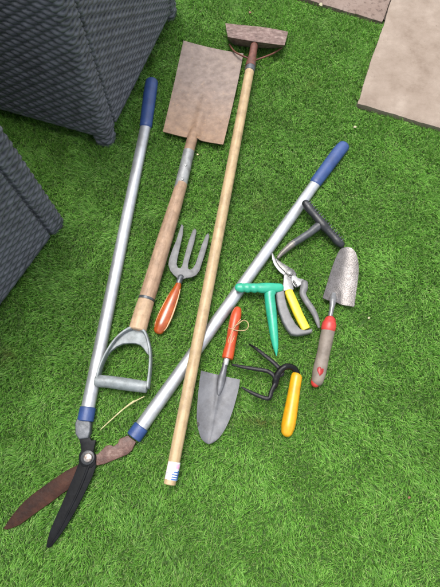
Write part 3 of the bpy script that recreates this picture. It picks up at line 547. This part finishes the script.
# ------------------------------------------------------------------ woven rattan furniture
def weave_shell(path, z0, z1, pitch=0.0108, half=0.0165, du=0.0018, dv=0.0013, grooves=(), amp=0.0021):
    """woven resin strands swept round a closed outline (list of points, counter-clockwise); returns V, F"""
    path = np.array(path); Q = np.vstack([path, path[:1]])
    seg = np.linalg.norm(np.diff(Q, axis=0), axis=1); Lc = np.concatenate([[0], np.cumsum(seg)]); tot = Lc[-1]
    nu = int(tot / du); nh = max(2, 2 * round(tot / half / 2)); half = tot / nh
    u = np.linspace(0, tot, nu, endpoint=False)
    X = np.interp(u, Lc, Q[:, 0]); Y = np.interp(u, Lc, Q[:, 1])
    tx = np.roll(X, -3) - np.roll(X, 3); ty = np.roll(Y, -3) - np.roll(Y, 3); l = np.hypot(tx, ty); nx, ny = ty / l, -tx / l
    nv = int((z1 - z0) / dv); v = np.linspace(z0, z1, nv)
    U, Vv = np.meshgrid(u, v)
    jit = rng.uniform(-.12, .12, size=4000)
    ph0 = PI * U / half
    row = np.floor((Vv - 0.0) / pitch)
    sh_ = 0.30 * np.sin(ph0 + PI * row)
    fv = ((Vv / pitch) % 1.0) - 0.5 + sh_ * 0.50
    ph = ph0 + PI * row + jit[(row.astype(int)) % 4000] * 2
    over = np.cos(ph)
    prof = np.clip(1 - (np.abs(fv) * 2.0) ** 2.6, -0.6, 1) ** 1
    D = amp * (0.75 * over) + 0.0048 * (prof - 0.9) + 0.0006 * np.sin(U * 91 + row * 1.7)
    D *= np.clip((Vv - z0) / 0.016, 0.15, 1)                       # strands pulled flat along the hem
    for g in grooves:
        d = np.abs(U - g); D -= 0.010 * np.exp(-(d / 0.0032) ** 2)
    PX = X[None, :] + nx[None, :] * D; PY = Y[None, :] + ny[None, :] * D
    V = np.stack([PX, PY, Vv], axis=-1).reshape(-1, 3)
    i = np.arange(nv - 1)[:, None] * nu; j = np.arange(nu)[None, :]; jn = (j + 1) % nu
    Fq = np.stack([i + j, i + jn, i + nu + jn, i + nu + j], axis=-1).reshape(-1, 4)
    return V, Fq
def rounded(c, e1, e2, a, b2, r, seg=8):
    """rounded rectangle from corner c along unit vectors e1 (length a) and e2 (length b2), counter-clockwise, starting after corner c"""
    def pt(x, y): return np.array(c[:2]) + e1 * x + e2 * y
    out = []
    for (cx, cy, a0) in ((r, r, PI), (a - r, r, 1.5 * PI), (a - r, b2 - r, 0), (r, b2 - r, .5 * PI)):
        for k in range(seg + 1):
            q = a0 + k / seg * PI / 2; out.append(pt(cx + r * math.cos(q), cy + r * math.sin(q)))
    return out
def fast_mesh(name, V, Fq, mat, parent, origin):
    me = bpy.data.meshes.new(name); V = V - np.array(origin)[None, :]
    me.vertices.add(len(V)); me.vertices.foreach_set('co', V.astype(np.float32).ravel())
    n = Fq.shape[1]
    me.loops.add(Fq.size); me.loops.foreach_set('vertex_index', Fq.astype(np.int32).ravel())
    me.polygons.add(len(Fq)); me.polygons.foreach_set('loop_start', np.arange(0, Fq.size, n, dtype=np.int32))
    me.polygons.foreach_set('use_smooth', np.ones(len(Fq), dtype=bool))
    me.update(calc_edges=True); me.validate()
    return link(name, me, mat, parent)
def rattan(label, corner, toward, other, a, b2, height, hem, post, z_leg=0.012):
    """block of woven furniture: corner on the turf, first edge toward a point, second edge square to it on the side of other"""
    c = corner[:2]; e1 = toward[:2] - c; e1 /= np.linalg.norm(e1)
    e2 = np.array((-e1[1], e1[0]))
    if np.dot(e2, other[:2] - c) < 0: e2 = -e2
    ccw = e1[0] * e2[1] - e1[1] * e2[0] > 0
    root = thing('rattan_furniture', label, 'garden furniture', (c[0], c[1], 0), 'woven rattan furniture beside the tools')
    org = (c[0], c[1], 0)
    r = 0.022
    path = rounded(c, e1, e2, a, b2, r) if ccw else rounded(c, e2, e1, b2, a, r)
    A_, B_ = (a, b2) if ccw else (b2, a)
    # grooves where the woven panels meet the corner posts (arc length along the outline)
    q = PI * r / 2; s0 = q
    ed = [A_ - 2 * r, B_ - 2 * r, A_ - 2 * r, B_ - 2 * r]; gs = []; s = s0
    for k in range(4):
        gs += [s + post - r, s + ed[k] - (post - r)] if (k % 2 == 0) == ccw else []; s += ed[k] + q
    V, Fq = weave_shell(path, hem, height, grooves=gs)
    fast_mesh('woven_panel', V, Fq, M['rattan'], root, org)
    inner = [np.array(p) for p in rounded(c + (e1 + e2) * 0.004, e1, e2, a - 0.008, b2 - 0.008, r)]
    n = len(inner)
    Vt = [(p[0], p[1], height - 0.002) for p in inner] + [(p[0], p[1], height - 0.006) for p in inner]
    build(MB().add(Vt, [tuple(range(n)), tuple(range(n, 2 * n))] + [(i, (i + 1) % n, n + (i + 1) % n, n + i) for i in range(n)]), 'top_panel', M['rattan'], root, press=False)
    inner = [np.array(p) for p in rounded(c + (e1 + e2) * 0.012, e1, e2, a - 0.024, b2 - 0.024, r)]
    Vt = [(p[0], p[1], hem + 0.002) for p in inner] + [(p[0], p[1], hem + 0.02) for p in inner]
    build(MB().add(Vt, [tuple(range(n)), tuple(range(n, 2 * n))] + [(i, (i + 1) % n, n + (i + 1) % n, n + i) for i in range(n)]), 'base_frame', M['rattandark'], root)
    lw = post - 0.004
    for x, y in ((0.001, 0.001), (a - lw - 0.001, 0.001), (a - lw - 0.001, b2 - lw - 0.001), (0.001, b2 - lw - 0.001)):
        lc = c + e1 * x + e2 * y
        pth = rounded(lc, e1, e2, lw, lw, 0.018) if ccw else rounded(lc, e2, e1, lw, lw, 0.018)
        V, Fq = weave_shell(pth, z_leg - 0.008, hem + 0.004)
        ALLTOOLS.append(([(p[0], p[1], z_leg) for p in pth], [tuple(range(len(pth)))]))
        leg = fast_mesh('leg', V, Fq, M['rattan'], root, org)
        iv = rounded(lc + (e1 + e2) * 0.004, e1, e2, lw - 0.008, lw - 0.008, 0.015); k = len(iv)
        Vt = [(p[0], p[1], z_leg - 0.006) for p in iv] + [(p[0], p[1], z_leg + 0.004) for p in iv]
        build(MB().add(Vt, [tuple(range(k)), tuple(range(k, 2 * k))] + [(i, (i + 1) % k, k + (i + 1) % k, k + i) for i in range(k)]), 'foot', M['rattandark'], leg)
    return root
FA = P(110.5, 147.5, 0.012); FB = P(178.5, 9, 0.012)
rattan('charcoal woven rattan furniture with two sides and legs showing, in the top left corner', FA, FB, P(0, 112, 0.04), float(np.linalg.norm(FB - FA)), 0.62, 0.64, 0.046, 0.056)
FC = P(66.5, 219.5, 0.012); FD = P(0, 309, 0.012)
rattan('charcoal woven rattan furniture with one side showing, cut off by the left edge', FC, FD, P(-60, 150, 0.0), 0.62, 0.6, 0.64, 0.022, 0.058)

# ------------------------------------------------------------------ patio slabs
pat = bpy.data.objects.new('patio', None); COL.objects.link(pat); pat['kind'] = 'structure'
c0 = P(357.5, 103, 0.021); pat.location = (c0[0], c0[1], 0)
e1 = P(440, 126.5, 0.021)[:2] - c0[:2]; e1 /= np.linalg.norm(e1); e2 = np.array((-e1[1], e1[0]))
pr = P(385.4, 21.7, 0.018)[:2]; f1 = pr - P(319, 1.6, 0.018)[:2]; f1 /= np.linalg.norm(f1); f2 = np.array((-f1[1], f1[0]))
def slab(x0, y0, x1, y1, z, mat, label=None, seed=0, frame=None):
    """riven slab with a soft uneven edge"""
    rr = np.random.default_rng(seed); nx_, ny_ = 60, 60; V = []; Fs = []
    for i in range(ny_ + 1):
        for j in range(nx_ + 1):
            a, b_ = j / nx_, i / ny_
            x = x0 + (x1 - x0) * a; y = y0 + (y1 - y0) * b_
            ex = min(a, 1 - a) * (x1 - x0); ey = min(b_, 1 - b_) * (y1 - y0); e = min(ex, ey)
            zz = z - 0.0035 * math.exp(-(e / 0.004) ** 2) + 0.0009 * math.sin(9 * x + seed) * math.sin(11 * y + 2 * seed)
            fall = math.exp(-(e / 0.012) ** 2); x += fall * (rr.normal(0, .0005) + .0012 * math.sin(23 * y + seed) + .0008 * math.sin(61 * y)); y += fall * (rr.normal(0, .0005) + .0012 * math.sin(19 * x + seed) + .0008 * math.sin(67 * x))
            p = (c0[:2] + e1 * x + e2 * y) if frame is None else (frame[0] + frame[1] * x + frame[2] * y); V.append((p[0], p[1], zz))
    q = nx_ + 1; N = len(V)
    for i in range(ny_):
        for j in range(nx_): k = i * q + j; Fs.append((k, k + 1, k + q + 1, k + q))
    bdr = [j for j in range(q)] + [i * q + nx_ for i in range(1, ny_ + 1)] + [ny_ * q + j for j in range(nx_ - 1, -1, -1)] + [i * q for i in range(ny_ - 1, 0, -1)]
    V += [(V[k][0], V[k][1], 0.001) for k in bdr]
    for i in range(len(bdr)): k = (i + 1) % len(bdr); Fs.append((bdr[i], N + i, N + k, bdr[k]))
    o = build(MB().add(V, Fs), 'paving_slab', mat, pat, angle=50)
    if label: o['label'] = label
    return o
# shoulders of the neighbouring slab, in slab coordinates
pl = P(385.5, 21.5, 0.018)[:2] - c0[:2]; lx, ly = float(np.dot(pl, e1)), float(np.dot(pl, e2))
slab(0, 0, 0.60, 0.60, 0.021, M['slab'], 'pale pinkish paving slab', 1)
slab(-0.605, 0, -0.010, 0.60, 0.018, M['slabold'], 'pitted reddish paving slab', 2, (pr, f1, f2))
slab(0.606, 0.02, 1.2, 0.60, 0.021, M['slab'], None, 3)
slab(0.0, 0.606, 0.6, 1.2, 0.021, M['slab'], None, 4)
slab(-1.21, 0.01, -0.612, 0.60, 0.018, M['slabold'], None, 5, (pr, f1, f2))
slab(-0.60, 0.606, -0.016, 1.15, 0.018, M['slab'], None, 6, (pr, f1, f2))
slab(0.606, 0.606, 1.2, 1.2, 0.021, M['slab'], None, 7)
def inslab(x, y):
    d0 = (x - c0[0]) * e1[0] + (y - c0[1]) * e1[1]; d1 = (x - c0[0]) * e2[0] + (y - c0[1]) * e2[1]
    return ((d0 > 0.0) & (d0 < 1.25) & (d1 > 0.0) & (d1 < 1.25)) | (((x - pr[0]) * f1[0] + (y - pr[1]) * f1[1] > -1.22) & ((x - pr[0]) * f1[0] + (y - pr[1]) * f1[1] < 0.002) & ((x - pr[0]) * f2[0] + (y - pr[1]) * f2[1] > 0) & (d1 < 1.25))
V = [];
for x, y in ((lx - 1.1, ly + 0.14), (lx - 0.05, ly + 0.03), (0.01, ly + 0.02), (0.01, 0.012), (1.19, 0.03), (1.19, 1.19), (lx - 1.1, 1.19)):
    p = c0[:2] + e1 * x + e2 * y; V.append((p[0], p[1], 0.006))
build(MB().add(V, [tuple(range(7))]), 'joint_bed', M['bedding'], pat, smooth=False, press=False)

# ------------------------------------------------------------------ turf
m, nt, b = new_mat('turf_backing'); L = nt.links.new
tc = nd(nt, 'ShaderNodeTexCoord'); n1 = nd(nt, 'ShaderNodeTexNoise', i_Scale=160, i_Detail=6); L(tc.outputs['Object'], n1.inputs['Vector'])
r = ramp(nt, [(0.3, (0.024, 0.066, 0.010)), (0.55, (0.055, 0.13, 0.020)), (0.8, (0.11, 0.17, 0.04))]); L(n1.outputs['Fac'], r.inputs[0]); L(r.outputs[0], b.inputs['Base Color'])
bp = nd(nt, 'ShaderNodeBump', i_Strength=1.0, i_Distance=0.01); L(n1.outputs['Fac'], bp.inputs['Height']); L(bp.outputs[0], b.inputs['Normal'])
b.inputs['Roughness'].default_value = 0.9
me = bpy.data.meshes.new('lawn'); g = 60
me.from_pydata([(-g, -g, 0), (g, -g, 0), (g, g, 0), (-g, g, 0)], [], [(0, 1, 2, 3)])
lawn = link('lawn', me, m); lawn['kind'] = 'structure'

# blades
mg, nt, b = new_mat('artificial_turf_fibre'); L = nt.links.new
at = nd(nt, 'ShaderNodeAttribute', attribute_name='tint'); L(at.outputs['Color'], b.inputs['Base Color'])
b.inputs['Roughness'].default_value = 0.48; b.inputs['Specular IOR Level'].default_value = 0.35
tr = nd(nt, 'ShaderNodeBsdfTranslucent'); L(at.outputs['Color'], tr.inputs['Color'])
ms = nd(nt, 'ShaderNodeMixShader'); ms.inputs[0].default_value = 0.25
L(b.outputs[0], ms.inputs[1]); L(tr.outputs[0], ms.inputs[2]); L(ms.outputs[0], nt.nodes['Material Output'].inputs['Surface'])

def vnoise(x, y, cell, seed):
    """smooth value noise on numpy arrays, -1..1"""
    gx, gy = x / cell, y / cell; ix, iy = np.floor(gx).astype(np.int64), np.floor(gy).astype(np.int64); fx, fy = gx - ix, gy - iy
    fx = fx * fx * (3 - 2 * fx); fy = fy * fy * (3 - 2 * fy)
    def h(a, c):
        k = (a * 374761393 + c * 668265263 + seed * 974634777) & 0xffffffff
        k = ((k ^ (k >> 13)) * 1274126177) & 0xffffffff; k = k ^ (k >> 16); return (k & 0xffff) / 32767.5 - 1
    return (h(ix, iy) * (1 - fx) + h(ix + 1, iy) * fx) * (1 - fy) + (h(ix, iy + 1) * (1 - fx) + h(ix + 1, iy + 1) * fx) * fy

def tufts(x0, x1, y0, y1, step, per):
    gx, gy = np.meshgrid(np.arange(x0, x1, step), np.arange(y0, y1, step))
    gx = gx.ravel() + rng.uniform(-.5, .5, gx.size) * step; gy = gy.ravel() + rng.uniform(-.5, .5, gy.size) * step
    return np.repeat(gx, per) + rng.normal(0, 0.0016, gx.size * per), np.repeat(gy, per) + rng.normal(0, 0.0016, gy.size * per)
X, Y = tufts(-0.95, 0.95, -0.50, 1.55, 0.0066, 9)
X2, Y2 = tufts(-1.9, 1.9, -1.3, 2.5, 0.014, 8)
out = (X2 < -0.95) | (X2 > 0.95) | (Y2 < -0.50) | (Y2 > 1.55)
far = np.concatenate([np.zeros(len(X), bool), np.ones(out.sum(), bool)])
X = np.concatenate([X, X2[out]]); Y = np.concatenate([Y, Y2[out]])
# keep what a camera near the photographer's place can see
k = ~inslab(X, Y); X, Y, far = X[k], Y[k], far[k]
N = len(X)
ang = rng.uniform(0, 2 * PI, N)
ln = rng.uniform(0.0135, 0.0235, N) * (1 + 0.14 * vnoise(X, Y, 0.05, 3))
thatch = rng.random(N) < 0.17
ln = np.where(thatch, ln * 0.75, ln)
fa = 1.2 * vnoise(X, Y, 0.055, 11) + 1.0 * vnoise(X, Y, 0.02, 12) + 4.4                 # which way the pile lies here
fs = 0.45 + 0.30 * vnoise(X, Y, 0.045, 13)
lean = np.abs(rng.normal(0.42, 0.24, N))
dx = np.cos(ang) * lean + np.cos(fa) * fs; dy = np.sin(ang) * lean + np.sin(fa) * fs
z1 = ln * 0.62; curl = np.where(thatch, 1.9, 1.0)
l1 = np.hypot(dx, dy) + 1e-6
sl = np.clip(l1, 0, 1.25)
ux, uy = dx / l1, dy / l1
mx_ = X + ux * ln * 0.30 * sl; my_ = Y + uy * ln * 0.30 * sl; mz = ln * 0.60 * np.sqrt(np.clip(1 - (0.40 * sl) ** 2, .2, 1))
tx_ = X + ux * ln * 0.80 * sl * np.where(thatch, 1.15, 1); ty_ = Y + uy * ln * 0.80 * sl; tz = ln * np.clip(1.0 - 0.42 * sl * curl, 0.12, 1)
# press blades under whatever lies on them
Vall, Fall = [], []
for v_, f_ in ALLTOOLS:
    o_ = len(Vall); Vall += [tuple(map(float, p)) for p in v_]; Fall += [tuple(o_ + i for i in f) for f in f_]
bvh = BVHTree.FromPolygons(Vall, Fall)
up = Vector((0, 0, 1)); near = np.where(~far)[0]
cell = 0.0025; cache = {}
def roof(x, y):
    key = (int(x / cell), int(y / cell)); h_ = cache.get(key)
    if h_ is None:
        hit = bvh.ray_cast(Vector((key[0] * cell, key[1] * cell, -0.01)), up, 0.06); h_ = hit[0].z if hit[0] is not None else 9.0; cache[key] = h_
    return h_
for i in near.tolist():
    h0 = min(roof(X[i], Y[i]), roof(mx_[i], my_[i]), roof(tx_[i], ty_[i]))
    else_ = h0 >= 0.05
    if else_:
        e_ = 0.0085
        if min(roof(X[i] + e_, Y[i]), roof(X[i] - e_, Y[i]), roof(X[i], Y[i] + e_), roof(X[i], Y[i] - e_)) < 0.05:
            tz[i] *= 0.42; mz[i] *= 0.42
    else:
        lim = max(h0 - 0.0015, 0.001)
        if tz[i] > lim: tz[i] = lim
        if mz[i] > lim * 0.9: mz[i] = lim * 0.9
wd = rng.uniform(0.00075, 0.0013, N) * np.where(thatch, 0.8, 1) * np.where(far, 1.7, 1) * 0.5
a2 = ang + 0.8; sx, sy = -uy * wd, ux * wd
rx_, ry_ = np.cos(a2) * wd, np.sin(a2) * wd
VV = np.empty((N, 5, 3), np.float32)
VV[:, 0] = np.stack([X - rx_, Y - ry_, np.full(N, -0.0005)], 1); VV[:, 1] = np.stack([X + rx_, Y + ry_, np.full(N, -0.0005)], 1)
VV[:, 2] = np.stack([mx_ + sx, my_ + sy, mz], 1); VV[:, 3] = np.stack([mx_ - sx, my_ - sy, mz], 1)
VV[:, 4] = np.stack([tx_, ty_, tz], 1)
base = np.arange(N, dtype=np.int32)[:, None] * 5
loops = np.concatenate([base + np.array([[0, 1, 2, 3]], np.int32), base + np.array([[3, 2, 4]], np.int32)], axis=1)      # 7 loops a blade
me = bpy.data.meshes.new('artificial_grass')
me.vertices.add(N * 5); me.vertices.foreach_set('co', VV.ravel())
me.loops.add(N * 7); me.loops.foreach_set('vertex_index', loops.ravel())
me.polygons.add(N * 2)
ls = (np.arange(N, dtype=np.int32)[:, None] * 7 + np.array([[0, 4]], np.int32)).ravel(); me.polygons.foreach_set('loop_start', ls)
me.polygons.foreach_set('use_smooth', np.ones(N * 2, bool))
# fibre colours: three greens and a straw coloured curled thatch
pal = np.array([(0.093, 0.247, 0.029), (0.148, 0.337, 0.047), (0.228, 0.412, 0.088), (0.064, 0.180, 0.020)], np.float32)
pick = rng.choice(4, N, p=[.36, .34, .14, .16]); colr = pal[pick].copy()
colr[thatch] = np.array((0.255, 0.350, 0.118), np.float32)
tone = (1.10 + 0.10 * vnoise(X, Y, 0.11, 21) + 0.14 * vnoise(X, Y, 0.032, 22) + 0.10 * vnoise(X, Y, 0.013, 23) + rng.normal(0, 0.10, N)).astype(np.float32)
colr *= np.clip(tone, .5, 1.5)[:, None]
def stain(px, py, rx, ry, seed):
    p = P(px, py, 0.015); return np.exp(-(((X - p[0]) / rx) ** 2 + ((Y - p[1]) / ry) ** 2)) * (0.5 + 0.5 * vnoise(X, Y, 0.012, seed))
for (px, py, rx, ry, a_) in ((262, 421, .045, .010, .7), (250, 418, .02, .008, .6), (6, 355, .02, .02, .7), (260, 204, .03, .02, .4), (312, 82, .03, .03, .4)):
    w_ = np.clip(stain(px, py, rx, ry, 31) * a_ * 1.3, 0, 1)[:, None]; w_ = np.where(rng.random((N, 1)) < 0.75, w_, 0)
    colr = colr * (1 - w_) + np.array((0.15, 0.085, 0.035), np.float32) * w_
C5 = np.ones((N, 5, 4), np.float32); C5[:, :, :3] = colr[:, None, :]
ca = me.color_attributes.new('tint', 'FLOAT_COLOR', 'POINT'); ca.data.foreach_set('color', C5.ravel())
me.update(calc_edges=True)
grass = link('artificial_grass', me, mg); grass['kind'] = 'stuff'
tag(grass, 'short green artificial turf the tools are laid out on', 'grass')
print('blades', N)

# ------------------------------------------------------------------ light: soft overcast day
w = bpy.data.worlds.new('World'); scene.world = w; w.use_nodes = True; nt = w.node_tree
sun_dir = Vector((-0.12, 0.24, 0.96)).normalized()
sky = nd(nt, 'ShaderNodeTexSky', sky_type='NISHITA'); sky.sun_disc = False
sky.sun_elevation = math.asin(sun_dir.z); sky.sun_rotation = math.atan2(sun_dir.x, sun_dir.y); sky.air_density = 1.0; sky.dust_density = 4.0; sky.ozone_density = 1.0
hs = nd(nt, 'ShaderNodeHueSaturation', i_Saturation=0.35)
nt.links.new(sky.outputs[0], hs.inputs['Color']); nt.links.new(hs.outputs[0], nt.nodes['Background'].inputs['Color'])
nt.nodes['Background'].inputs['Strength'].default_value = 0.15
sl_ = bpy.data.lights.new('sun', 'SUN'); sl_.energy = 1.3; sl_.angle = math.radians(30); sl_.color = (1.0, 0.97, 0.93)
so = bpy.data.objects.new('sun', sl_); COL.objects.link(so); so.rotation_euler = sun_dir.to_track_quat('Z', 'Y').to_euler(); so.location = (-2, 2, 5)
vs = scene.view_settings
scene.display_settings.display_device = 'sRGB'
vs.view_transform = 'Standard'; vs.look = 'None'; vs.exposure = 1.15; vs.gamma = 1; vs.use_curve_mapping = False
